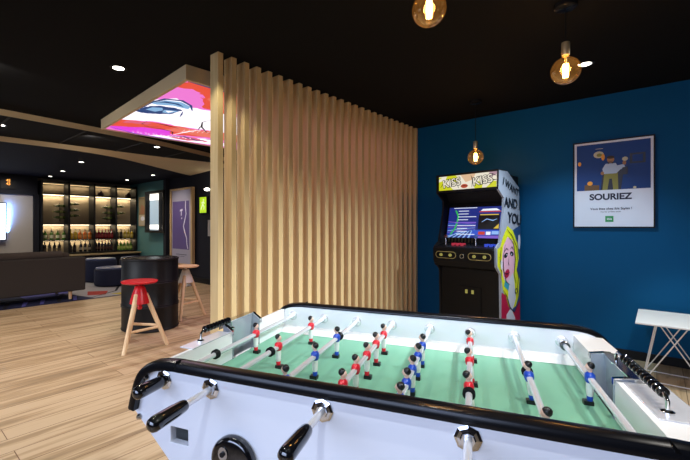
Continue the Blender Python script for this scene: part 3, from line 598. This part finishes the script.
# screen tilted back
sz0, sz1, sy0, sy1 = 1.14, 1.48, .150, .227
def scp(u, v, h): return (-.665+u*.61, sy0+(sy1-sy0)*v-h*.97, sz0+(sz1-sz0)*v+h*.2)
mb = MB(); mb.face([(-.68,.14,1.08),(-.02,.14,1.08),(-.02,.24,1.52),(-.68,.24,1.52)], 'black_plastic'); 
mb.face([(-.68,.14,1.08),(-.68,.24,1.52),(-.68,.26,1.52),(-.68,.26,1.08)], 'black'); mb.build('screen_bezel', t, smooth=False)
em('s_base', '1a2c84', .9); em('s_blue', '3058d0', .9); em('s_light', '90b8f0', 1.0); em('s_green', '30c050', .9); em('s_white', 'f0f4ff', 1.0); em('s_black', '060810', .6); em('s_red', 'd04030', .9); em('s_yellow', 'e0c040', .9); em('s_purple', '8060d0', .9)
S = [('s_base', [(0,0),(1,0),(1,1),(0,1)])]
for k in range(12):
    an = 2.55+k*.085; S.append(('s_blue' if k % 2 else 's_light', [(.55,.35),(.55+.75*math.cos(an)*1.1, .42+.75*math.sin(an-.4)), (.55+.75*math.cos(an+.03)*1.1, .42+.75*math.sin(an-.36))]))
S = [s for s in S if all(-.001 <= p[0] <= 1.001 and -.001 <= p[1] <= 1.001 for p in s[1])]
for k in range(9): S.append((('s_light', 's_blue', 's_purple')[k % 3], [(.01,.03+k*.06),(.55,.26+k*.022),(.55,.27+k*.022),(.01,.055+k*.06)]))
S.append(('s_blue', [(.4,.05),(.99,.12),(.99,.26),(.5,.25)])); S.append(('s_purple', [(.56,.0),(.99,.0),(.99,.09),(.6,.07)]))
for k in range(5): S.append(('s_light', [(.02+k*.1,.0),(.06+k*.1,.0),(.3+k*.05,.22),(.28+k*.05,.22)]))
S.append(('s_green', ribbon([(.14,.9),(.2,.7),(.19,.5),(.16,.3),(.08,.1)], (.03,)*5)))
for k in range(9): S.append(('s_white' if k != 4 else 's_yellow', [(.2,.10+k*.095),(.2+(.2 if k % 3 else .35),.10+k*.095),(.2+(.2 if k % 3 else .35),.12+k*.095),(.2,.12+k*.095)]))
S += [('s_purple', [(.15,.47),(.56,.47),(.56,.51),(.15,.51)]), ('s_white', [(.1,.96),(.55,.96),(.55,.98),(.1,.98)]),
      ('s_black', [(.60,.28),(.97,.28),(.97,.75),(.60,.75)]), ('s_white', [(.62,.86),(.66,.92),(.90,.93),(.97,.86)]), ('s_red', [(.60,.82),(.98,.82),(.98,.85),(.60,.85)]), ('s_yellow', [(.62,.72),(.95,.72),(.95,.75),(.62,.75)]),
      ('s_light', ribbon([(.66,.5),(.75,.6),(.86,.55),(.93,.6)], .04)), ('s_yellow', [(.88,.3),(.97,.3),(.97,.45)]), ('s_red', [(.62,.1),(.74,.1),(.74,.2),(.62,.2)]), ('s_white', [(.76,.1),(.84,.1),(.84,.2),(.76,.2)]), ('s_light', [(.86,.12),(.98,.12),(.98,.22),(.86,.22)])]
art('display', t, scp, S)
mat('grille', '3a3420', .5, .4)
mb = MB()
for k in range(9): mb.box((-.63+k*.04, .128, 1.09), (-.618+k*.04, .15, 1.135), 'grille')
mb.build('speaker_grille', t, smooth=False)
em('btn_red', 'e02848', .5); em('btn_blue', '3050e8', .7); em('btn_yel', 'c8c060', .5)
for cxx, m in ((-.47, 'btn_red'), (-.10, 'btn_blue')):
    for k in range(6):
        MB().cyl((cxx+(k % 3)*.052-.04, .03+(k//3)*.045, 1.055+(k//3)*.008), (cxx+(k % 3)*.052-.04, .03+(k//3)*.045, 1.083), .017, m, n=14).build('button', t)
for xx, m in ((-.61, mat('stick_red', '501818', .3)), (-.26, em('stick_blue', '4068d0', .4))):
    mb = MB(); mb.cyl((xx, .05, 1.06), (xx, .05, 1.14), .006, 'steel', n=10); mb.sphere((xx, .05, 1.155), .02, m); mb.build('joystick', t)
for cxx in (-.545, -.165):
    pts = [(cxx+.085*sx*1+.035*math.cos(a), .955+.035*math.sin(a)) for sx, a0 in ((1, -PI/2), (-1, PI/2)) for a in [a0+PI*q/8 for q in range(9)]]
    mb = MB(); mb.tube([(p[0], -.063, p[1]) for p in pts+[pts[0]]], .003, mat('gold_line', 'b09a60', .4), n=6); mb.build('button_outline', t)
    for s_ in (-.055, .055): MB().cyl((cxx+s_, -.055, .955), (cxx+s_, -.072, .955), .016, 'btn_yel', n=14).build('start_button', t)
mb = MB(); mb.tube([(-.355+.022*math.cos(q*PI/6), -.063, .95+.022*math.sin(q*PI/6)) for q in range(13)], .0025, 'steel', n=6); mb.build('lock_ring', t)
bx('coin_door', (-.46, .06, .30), (-.21, .072, .62), 'black_plastic', t, .003)
for xx in (-.37, -.30): bx('coin_slot', (xx-.013, .056, .545), (xx+.013, .062, .585), 'btn_yel', t)

# ------------------------------------------------------------------ framed poster on the blue wall
t = thing('framed_poster', 'framed poster reading SOURIEZ with a seated man, on the blue wall', 'poster', (-.328, YW-.001, 1.26))
mb = MB(); mb.box((-.31, -.025, 0), (.31, 0, .85), 'paper'); mb.build('print', t, smooth=False)
mb = MB()
for a_, b_ in (((-.318,-.032,-.008),(-.306,0,.858)), ((.306,-.032,-.008),(.318,0,.858)), ((-.306,-.032,-.008),(.306,0,.004)), ((-.306,-.032,.846),(.306,0,.858))): mb.box(a_, b_, 'black')
mb.build('frame', t, smooth=False)
mat('ph_blue', '0c3c80', .6); mat('ph_dark', '0c1a30', .4); mat('ph_olive', '8a8438', .5); mat('ph_skin', 'a8764c', .5); mat('ph_shirt', 'b8c8e0', .5); mat('ph_hair', '3a2c20', .6); mat('ph_wood', '6a4a26', .5); mat('ph_flame', 'f0a030', .5); mat('ph_cream', 'c8c0a0', .5); mat('ph_green', '1c9048', .4); mat('ph_navy', '0c1230', .4)
S = [('ph_blue', [(-.286,.27),(.286,.27),(.286,.826),(-.286,.826)]), ('ph_cream', ell(-.105,.695,.042,.04)), ('ph_olive', ell(-.10,.69,.022,.02)), ('ph_cream', [(-.13,.762),(-.07,.762),(-.07,.768),(-.13,.768)]),
     ('ph_dark', [(.135,.56),(.25,.56),(.25,.68),(.135,.68)]), ('ph_blue', [(.155,.58),(.23,.58),(.23,.66),(.155,.66)]), ('ph_flame', ell(-.262,.60,.014,.026)), ('ph_wood', [(-.22,.27),(-.10,.27),(-.10,.33),(-.22,.34)]), ('ph_flame', ell(-.175,.355,.022,.026)),
     ('ph_dark', [(-.09,.27),(.07,.27),(.09,.5),(-.07,.5)]), ('ph_olive', [(-.075,.27),(-.035,.27),(-.02,.40),(.0,.40),(.01,.27),(.05,.27),(.045,.47),(-.06,.47)]),
     ('ph_shirt', [(-.065,.46),(.035,.46),(.065,.50),(.10,.53),(.09,.56),(.04,.55),(.03,.58),(-.05,.58),(-.075,.52)]), ('ph_skin', ell(-.075,.47,.014,.02)), ('ph_skin', ell(.095,.575,.014,.024)),
     ('ph_skin', ell(-.01,.625,.028,.038)), ('ph_hair', ell(-.01,.652,.030,.018)), ('ph_hair', [(-.03,.605),(.01,.605),(.0,.60),(-.02,.60)]), ('ph_ink' if 'ph_ink' in MATS else 'ink', [(-.03,.575),(-.03,.595),(-.01,.585),(.01,.595),(.01,.575),(-.01,.585)]),
     ('ph_cream', ell(.10,.62,.022,.024)), ('ph_flame', ell(-.07,.66,.014,.04)), ('ph_dark', [(.07,.44),(.12,.44),(.12,.53),(.08,.52)]), ('ph_cream', ell(.172,.285,.012,.014))]
S = [(m_, [(u_, .365+(v_-.27)*.83) for u_, v_ in pl]) for m_, pl in S]
art('photo_image', t, lambda u, v, h: (u, -.0255-h, v), S)
def pt(s_, sz, m, x, z, fw=1): text(s_, sz, m, Matrix.Translation((x, -.0268, z)) @ FR, 'lettering', t, fw)
pt('SOURIEZ', .082, 'ph_navy', -.015, .295, 2); pt('Vous êtes chez ibis Styles !', .030, 'ph_navy', -.01, .18, 1); pt('Souriez, profitez, jouez', .017, 'ink', -.01, .15, 0)
bx('green_logo', (-.052, -.0275, .050), (.012, -.0255, .108), 'ph_green', t); text('ibis', .030, 'paper', Matrix.Translation((-.020, -.029, .079)) @ FR, 'logo_lettering', t)

# ------------------------------------------------------------------ hanging globe bulbs
glass = bpy.data.materials.new('amber_glass'); glass.use_nodes = True; nt = glass.node_tree; nt.nodes.clear()
o_ = nt.nodes.new('ShaderNodeOutputMaterial'); mx = nt.nodes.new('ShaderNodeMixShader'); tr = nt.nodes.new('ShaderNodeBsdfTransparent'); gl = nt.nodes.new('ShaderNodeBsdfGlossy'); fr = nt.nodes.new('ShaderNodeLayerWeight')
tr.inputs[0].default_value = (.97, .84, .62, 1); gl.inputs['Roughness'].default_value = .04; gl.inputs['Color'].default_value = (1, .85, .6, 1); fr.inputs['Blend'].default_value = .35
ad = nt.nodes.new('ShaderNodeAddShader'); emn = nt.nodes.new('ShaderNodeEmission'); emn.inputs[0].default_value = (1, .42, .08, 1); emn.inputs[1].default_value = .06
nt.links.new(fr.outputs['Facing'], mx.inputs[0]); nt.links.new(tr.outputs[0], mx.inputs[1]); nt.links.new(gl.outputs[0], mx.inputs[2]); nt.links.new(mx.outputs[0], ad.inputs[0]); nt.links.new(emn.outputs[0], ad.inputs[1]); nt.links.new(ad.outputs[0], o_.inputs[0]); MATS['amber_glass'] = glass
def bulb(x, y, z, label):
    t = thing('pendant_bulb', label, 'hanging bulb', (x, y, 2.57), 0, 'amber globe bulbs hanging on black cords')
    zc = z-2.57; r = .078
    MB().lathe([(0,-.03),(.05,-.028),(.06,-.02),(.062,0)], 'black_plastic', n=28).build('ceiling_rose', t)
    MB().cyl((0,0,-.02), (0,0,zc+r+.085), .0035, 'black', n=8).build('cord', t)
    MB().lathe([(.004,zc+r+.09),(.020,zc+r+.088),(.022,zc+r+.08),(.022,zc+r+.02),(.020,zc+r+.012),(.0,zc+r+.012)], 'brass', n=24).build('socket', t)
    pr = [(.0,zc-r)]+[(r*math.sin(k*PI/18), zc-r*math.cos(k*PI/18)) for k in range(1, 17)]+[(.02,zc+r+.002),(.018,zc+r+.014)]
    MB().lathe(pr, 'amber_glass', n=32).build('glass_globe', t)
    mb = MB(); mb.cyl((0,0,zc+r), (0,0,zc+.03), .006, 'brass', n=8)
    for k in range(6):
        a = k*PI/3; c_, s_ = math.cos(a)*.012, math.sin(a)*.012
        mb.tube([(c_, s_, zc+.04), (c_*1.1, s_*1.1, zc), (c_, s_, zc-.04)], .0022, 'filament', n=6)
    mb.build('filament', t)
    point('bulb_light', (x, y, z-.005), 5, (1, .55, .22), .03)
bulb(-.80, 1.72, 2.285, 'amber globe bulb cut by the top picture edge, left of the other two'); bulb(-.40, 2.68, 2.18, 'amber globe bulb on brass socket at upper right, middle height'); bulb(-1.41, 4.13, 1.985, 'smallest looking amber globe bulb hanging above the arcade machine')

# ------------------------------------------------------------------ low white side table
t = thing('side_table', 'low white side table on crossed wire legs by the blue wall', 'side table', (.09, 4.37, 0))
bx('tabletop', (-.22, -.33, .485), (.26, .34, .50), 'white_paint', t, .004)
def wire(pts, nm='wire_leg'): MB().tube(pts, .0045, 'white_paint', n=8).build(nm, t)
for yy in (-.28, .02):
    wire([(-.09, yy, .485), (-.17, yy+.10, .006)]); wire([(-.07, yy, .485), (.21, yy+.10, .006)])
    wire([(.09, yy, .485), (-.165, yy+.10, .006)]); wire([(.11, yy, .485), (.225, yy+.10, .006)])
wire([(-.17, -.18, .0048), (.225, -.18, .0048)], 'floor_bar'); wire([(-.17, .12, .0048), (.225, .12, .0048)], 'floor_bar')
wire([(-.17, -.18, .0048), (-.17, .12, .0048)], 'floor_bar'); wire([(.225, -.18, .0048), (.225, .12, .0048)], 'floor_bar')
wire([(-.12, -.28, .481), (.14, -.28, .481)], 'mounting_bar'); wire([(-.12, .02, .481), (.14, .02, .481)], 'mounting_bar')

# ------------------------------------------------------------------ table football
t = thing('football_table', 'large white table football game with black rims and green pitch in foreground', 'table football', (-.6167, 1.060, 0), .3357)
NY0, NY1, FY0, FY1 = -.40, -.378, .398, .420
XLo, XRo, XLi, XRi = -.630, .69, -.570, .560
ROD = .861; PITCH = .79
half = [(.0,.772),(.010,.81),(.021,.845),(.037,.872),(.062,.892),(.10,.904),(.16,.909),(.24,.908)]
top_prof = [(XLo+a_, z_) for a_, z_ in half]+[(XRo-a_, z_) for a_, z_ in half[::-1]]
bot = [(XRo+.006,.765),(XRo-.13,.64),(XRo-.16,.60),(XLo+.16,.60),(XLo+.13,.64),(XLo-.006,.765)]
for (a_, b_, nm) in ((NY0, NY1, 'side_panel'), (FY0, FY1, 'side_panel')):
    mb = MB(); mb.prism(top_prof+bot, 'y', a_, b_, 'table_white')
    o = mb.build(nm, t, .002, smooth=False)
    if a_ == NY0: near_panel = o
# pocket recess cut as real geometry: boolean with a box
cut = MB().box((-.505, NY0-.02, .700), (-.447, NY0+.025, .742), 'table_white').build('cutter', t, smooth=False)
bo = near_panel.modifiers.new('recess', 'BOOLEAN'); bo.object = cut; bo.operation = 'DIFFERENCE'; bo.solver = 'EXACT'
near_panel.modifiers.move(len(near_panel.modifiers)-1, 0)
def sweep(path, sec, m, yoff):
    """section (y, n) swept along an XZ path"""
    mb = MB(); i = mb.mi(m); rings = []
    for k, p in enumerate(path):
        a_ = path[max(k-1, 0)]; b_ = path[min(k+1, len(path)-1)]; dx, dz = b_[0]-a_[0], b_[1]-a_[1]; l = math.hypot(dx, dz); nx, nz = -dz/l, dx/l
        rings.append([mb.bm.verts.new((p[0]+nx*s[1], yoff+s[0], p[1]+nz*s[1])) for s in sec])
    n = len(sec)
    for A, B in zip(rings, rings[1:]):
        for j in range(n): mb.bm.faces.new((A[j], A[(j+1) % n], B[(j+1) % n], B[j])).material_index = i
    mb.bm.faces.new(rings[0][::-1]).material_index = i; mb.bm.faces.new(rings[-1]).material_index = i
    return mb
def fine(path, n=4):
    out = []
    for k in range(len(path)-1):
        p0 = path[max(k-1, 0)]; p1 = path[k]; p2 = path[k+1]; p3 = path[min(k+2, len(path)-1)]
        for q in range(n):
            u = q/n
            out.append(tuple(.5*((2*p1[c])+(-p0[c]+p2[c])*u+(2*p0[c]-5*p1[c]+4*p2[c]-p3[c])*u*u+(-p0[c]+3*p1[c]-3*p2[c]+p3[c])*u**3) for c in (0, 1)))
    return out+[path[-1]]
sec = [(-.026,-.012),(-.027,.003),(-.022,.010),(-.010,.013),(.010,.013),(.022,.010),(.026,.003),(.025,-.012),(.018,-.012),(.018,0.0),(-.0185,0.0),(-.0185,-.012)]
for yo, sg in ((NY0-.001, 1), (FY1+.001, -1)):
    sec = [(-.018*sg,-.014),(-.020*sg,.001),(-.016*sg,.008),(-.006*sg,.011),(.012*sg,.011),(.021*sg,.008),(.0245*sg,.002),(.0245*sg,-.005),(.0235*sg,.0),(.0005*sg,.0),(.0005*sg,-.014)]
    sweep(fine(top_prof), sec, 'rim_black', yo).build('rim', t)
for x0, x1 in ((XLo, XLi), (XRi, XRo)):
    mb = MB(); s_ = -1 if x0 < 0 else 1
    xo = x0 if s_ < 0 else x1; xi = x1 if s_ < 0 else x0
    prof = [(xi,.77),(xi-s_*.0,.888),(xo-s_*.045,.886),(xo-s_*.018,.862),(xo-s_*.003,.82),(xo,.77),(xo-s_*.13,.64),(xi-s_*.10,.64)]
    # end wall with goal opening: left and right of the goal and above
    G0, G1 = (-.02, .17) if s_ < 0 else (-.03, .17)
    for (y0, y1) in ((NY1, G0), (G1, FY0)): mb.prism(prof, 'y', y0, y1, 'table_inner')
    p2 = [(xo-s_*.022,.77),(xo-s_*.022,.864),(xo-s_*.018,.862),(xo-s_*.003,.82),(xo,.77),(xo-s_*.13,.64),(xo-s_*.14,.64)]
    mb.prism(p2, 'y', G0, G1, 'table_inner'); mb.build('end_wall', t, smooth=False)
    bx('goal_floor', (min(xi, xo-s_*.026), G0, .76), (max(xi, xo-s_*.026), G1, .77), 'black', t)
bx('pitch', (XLi-.0, NY1, PITCH-.02), (XRi, FY0, PITCH), 'felt', t)
mb = MB()
for y0, s_ in ((FY0, -1), (NY1, 1)): mb.prism([(y0, PITCH+.001), (y0, PITCH+.026), (y0+s_*.012, PITCH+.022), (y0+s_*.035, PITCH+.001)], 'x', XLi+.002, XRi-.002, 'table_inner')
mb.build('edge_ramp', t, smooth=False)
bx('cabinet', (XLo+.165, NY1, .55), (XRo-.165, FY0, .74), 'table_white', t)
for x, y in ((-.40, -.28), (.45, -.28), (-.40, .31), (.45, .31)):
    mb = MB(); mb.box((x-.045, y-.045, .02), (x+.045, y+.045, .55), 'table_white').cyl((x, y, 0), (x, y, .02), .04, 'black', n=20); mb.build('leg', t, .004, smooth=False)
# round lock disc, bolts
mb = MB(); mb.lathe([(0,0),(.056,0),(.060,.004),(.060,.016),(.056,.022),(.05,.024),(0,.024)], 'black_gloss', c=(-.302, NY0, .702), axis=(0,-1,0), n=40); mb.build('lock_disc', t)
mb = MB(); mb.prism([(p[0], p[1]) for p in ell(-.322,.722,.013,.017)], 'y', NY0-.027, NY0-.024, 'steel'); mb.cyl((-.322,NY0-.027,.722), (-.322,NY0-.031,.722), .006, 'black', n=14); mb.build('keyhole_plate', t)
for x, z in ((-.612, .748), (-.585, .857)):
    MB().lathe([(0,.010),(.005,.009),(.008,.004),(.009,0)], 'steel', c=(x, NY0, z), axis=(0,-1,0), n=12).build('bolt', t)
# rods with players
def player_mesh(shirt):
    mb = MB(); sh = MATS['p_'+shirt]
    # local frame: rod axis along y at origin
    mb.lathe([(0,-.062),(.0,-.0619),(.0085,-.060),(.0100,-.052),(.0085,-.047)], sh, n=12)       # socks
    mb.lathe([(.0085,-.048),(.0105,-.042),(.0115,-.028),(.0115,-.014),(.0135,-.007)], 'p_white', n=12)   # shorts and thighs
    mb.lathe([(.0125,-.011),(.0150,-.006),(.0165,.002),(.0155,.010),(.0100,.015),(.0065,.017)], sh, n=14)
    for v in mb.bm.verts: v.co.x *= .78
    mb.box((-.008,-.0095,-.073), (.015,.0095,-.060), 'hair')       # boots
    mb.sphere((0,-.016,.003), .0065, sh, (1,.9,1.3), 10); mb.sphere((0,.016,.003), .0065, sh, (1,.9,1.3), 10)   # shoulders
    mb.cyl((0,-.012,0), (0,.012,0), .0105, sh, n=14)
    mb.cyl((0,0,.015), (0,0,.022), .0055, 'skin', n=10)
    mb.sphere((.0012,0,.030), .0095, 'skin', (1,.88,1.15), 12); mb.sphere((-.0018,0,.0335), .0102, 'hair', (1.0,.95,1.0), 12)
    mb.sphere((.0105,0,.029), .0018, 'skin', n=6)
    return mb.build('player')
pm = {}
PL = {1: ('red', [.07], 0), 2: ('red', [-.035, .25], 0), 3: ('blue', [-.285, -.075, .135], 0), 4: ('red', [-.255, -.135, -.01, .115, .24], 0),
      5: ('blue', [-.285, -.185, -.08, .04, .155], 0), 6: ('red', [-.149, .053, .271], 0), 7: ('blue', [-.30, -.01], .12), 8: ('blue', [.042], 0)}
BUMP = {1: [-.187], 2: [-.10], 3: [.155, -.34], 4: [-.34], 5: [-.34], 6: [-.195], 7: [.02], 8: [.335, -.34]}
grip = {1: .010, 2: .105, 4: .085, 6: .10}
for k in range(1, 9):
    x = (k-4.5)*.15; colr, ysl, tilt = PL[k]
    near = k in grip
    ya, yb = ({1: -.498, 2: -.600, 4: -.592, 6: -.63}[k], FY0-.004) if near else (NY1+.004, FY1+.20)
    rod = MB().cyl((0, ya, 0), (0, yb, 0), .008, 'rod_steel', n=18).build('rod', t); rod.location = (x, 0, ROD)
    for yy in ysl:
        if colr not in pm: p = player_mesh(colr); pm[colr] = p
        else: p = pm[colr].copy(); COL.objects.link(p)
        p.parent = rod; p.location = (0, yy, 0); p.rotation_euler = (0, tilt if k != 6 else -.12, PI if colr == 'blue' else 0)
        p['label'] = colr+' shirted player figure'
    for yy in BUMP[k]:
        mb = MB(); mb.lathe([(.0081,0),(.0135,0),(.015,.003),(.0135,.006),(.015,.009),(.0135,.012),(.015,.015),(.0135,.018),(.0081,.018)], 'black_plastic' if k != 8 else 'dark_steel', axis=(0,1,0), n=18); b_ = mb.build('bumper', rod); b_.location = (0, yy, 0)
    for (yy, dr) in ((NY0, -1), (FY0, -1), (FY1, 1)):
        if yy == NY0 and not near: continue
        if yy == FY1 and near: continue
        mb = MB(); R_ = .026 if yy == NY0 else .020
        mb.lathe([(.0085,.012),(.013,.012),(.015,.006),(R_*.8,.005),(R_,.003),(R_,0)], 'chrome' if yy != FY0 else 'rod_steel', axis=(0,dr,0), n=8 if yy == NY0 else 20)
        b_ = mb.build('bearing', t, smooth=(yy != NY0)); b_.location = (x, yy, ROD)
    ye, dr = (ya, 1) if near else (yb, -1)
    mb = MB(); mb.lathe([(0,-.002),(.009,-.001),(.0145,.004),(.0165,.012),(.0165,.03),(.0158,.07),(.0142,.096),(.0125,.103),(.008,.105)], 'black_gloss', axis=(0,dr,0), n=24)
    b_ = mb.build('handle', rod); b_.location = (0, ye, 0)
# goals: bent steel hoods standing over the end walls, score beads beside them
def goal(s):
    xi = XLi if s < 0 else XRi; xo = XLo if s < 0 else XRo; w_ = abs(xo-xi)
    G0, G1 = (-.02, .17) if s < 0 else (-.03, .17)
    gh = .022 if s < 0 else .004
    mb = MB()
    for y in (G0+.001, G1-.004):
        mb.prism([(xi-s*.003,.775),(xi-s*.003,.893),(xi+s*.030,.893+gh),(xi+s*.040,.893+gh),(xi+s*.040,.775)], 'y', y, y+.003, 'acrylic')
    mb.prism([(xi+s*.040,.775),(xi+s*.037,.775),(xi+s*.030,.893+gh),(xi+s*.033,.893+gh)], 'y', G0+.001, G1-.001, 'acrylic')
    mb.build('goal_pocket', t, smooth=False)
    mb = MB()   # bright lip plate round the goal mouth
    mb.prism([(xi-s*.004,.878),(xi-s*.006,.878),(xi-s*.006,.894),(xi+s*.030,.896+gh),(xi+s*.048,.896+gh),(xi+s*.048,.893+gh),(xi+s*.031,.893+gh),(xi-s*.004,.892)], 'y', G0-.012, G0+.002, 'chrome')
    mb.prism([(xi-s*.004,.878),(xi-s*.006,.878),(xi-s*.006,.894),(xi+s*.030,.896+gh),(xi+s*.048,.896+gh),(xi+s*.048,.893+gh),(xi+s*.031,.893+gh),(xi-s*.004,.892)], 'y', G1-.002, G1+.012, 'chrome')
    mb.prism([(xi+s*.026,.893+gh),(xi+s*.026,.896+gh),(xi+s*.055,.896+gh),(xi+s*.060,.889),(xi+s*.057,.889),(xi+s*.052,.893+gh)], 'y', G0+.002, G1-.002, 'chrome')
    mb.build('goal_lip', t, smooth=False)
for s in (-1, 1): goal(s)
def counter(s, y0, y1, yp0, yp1):
    xc = XLo+.036 if s < 0 else XRi+.055; z = .889
    hw = .026 if s < 0 else .042
    pl = MB().box((xc-hw, yp0, .886), (xc+hw, yp1, .8905), 'rod_steel').build('score_counter', t, .002, smooth=False)
    mb = MB()
    xr = xc+(.0 if s < 0 else -.016)
    mb.tube([(xr, y0, .889), (xr, y0, .915), (xr, y0+.012, .925), (xr, y1-.012, .925), (xr, y1, .915), (xr, y1, .889)], .004, 'chrome', n=10)
    mb.lathe([(.012,0),(.012,.004),(.007,.007)], 'chrome', c=(xr, y0, .8905), n=16).lathe([(.012,0),(.012,.004),(.007,.007)], 'chrome', c=(xr, y1, .8905), n=16)
    mb.build('bead_rail', pl)
    n = 9 if s < 0 else 11; a0 = y0+.022; dy = .0165 if s < 0 else .0215
    for k in range(n):
        o = MB().lathe([(.0045,-.0042),(.009,-.0042),(.0115,-.0022),(.0115,.0022),(.009,.0042),(.0045,.0042)], 'black_gloss', c=(xr, a0+k*dy, .925), axis=(0,1,0), n=16).build('score_bead', pl)
counter(-1, -.165, .01, -.235, -.035); counter(1, -.205, .10, -.24, -.045)
# apply the recess so that no helper object remains
dg = bpy.context.evaluated_depsgraph_get()
me = bpy.data.meshes.new_from_object(near_panel.evaluated_get(dg)); near_panel.modifiers.clear(); near_panel.data = me
bpy.data.objects.remove(cut)
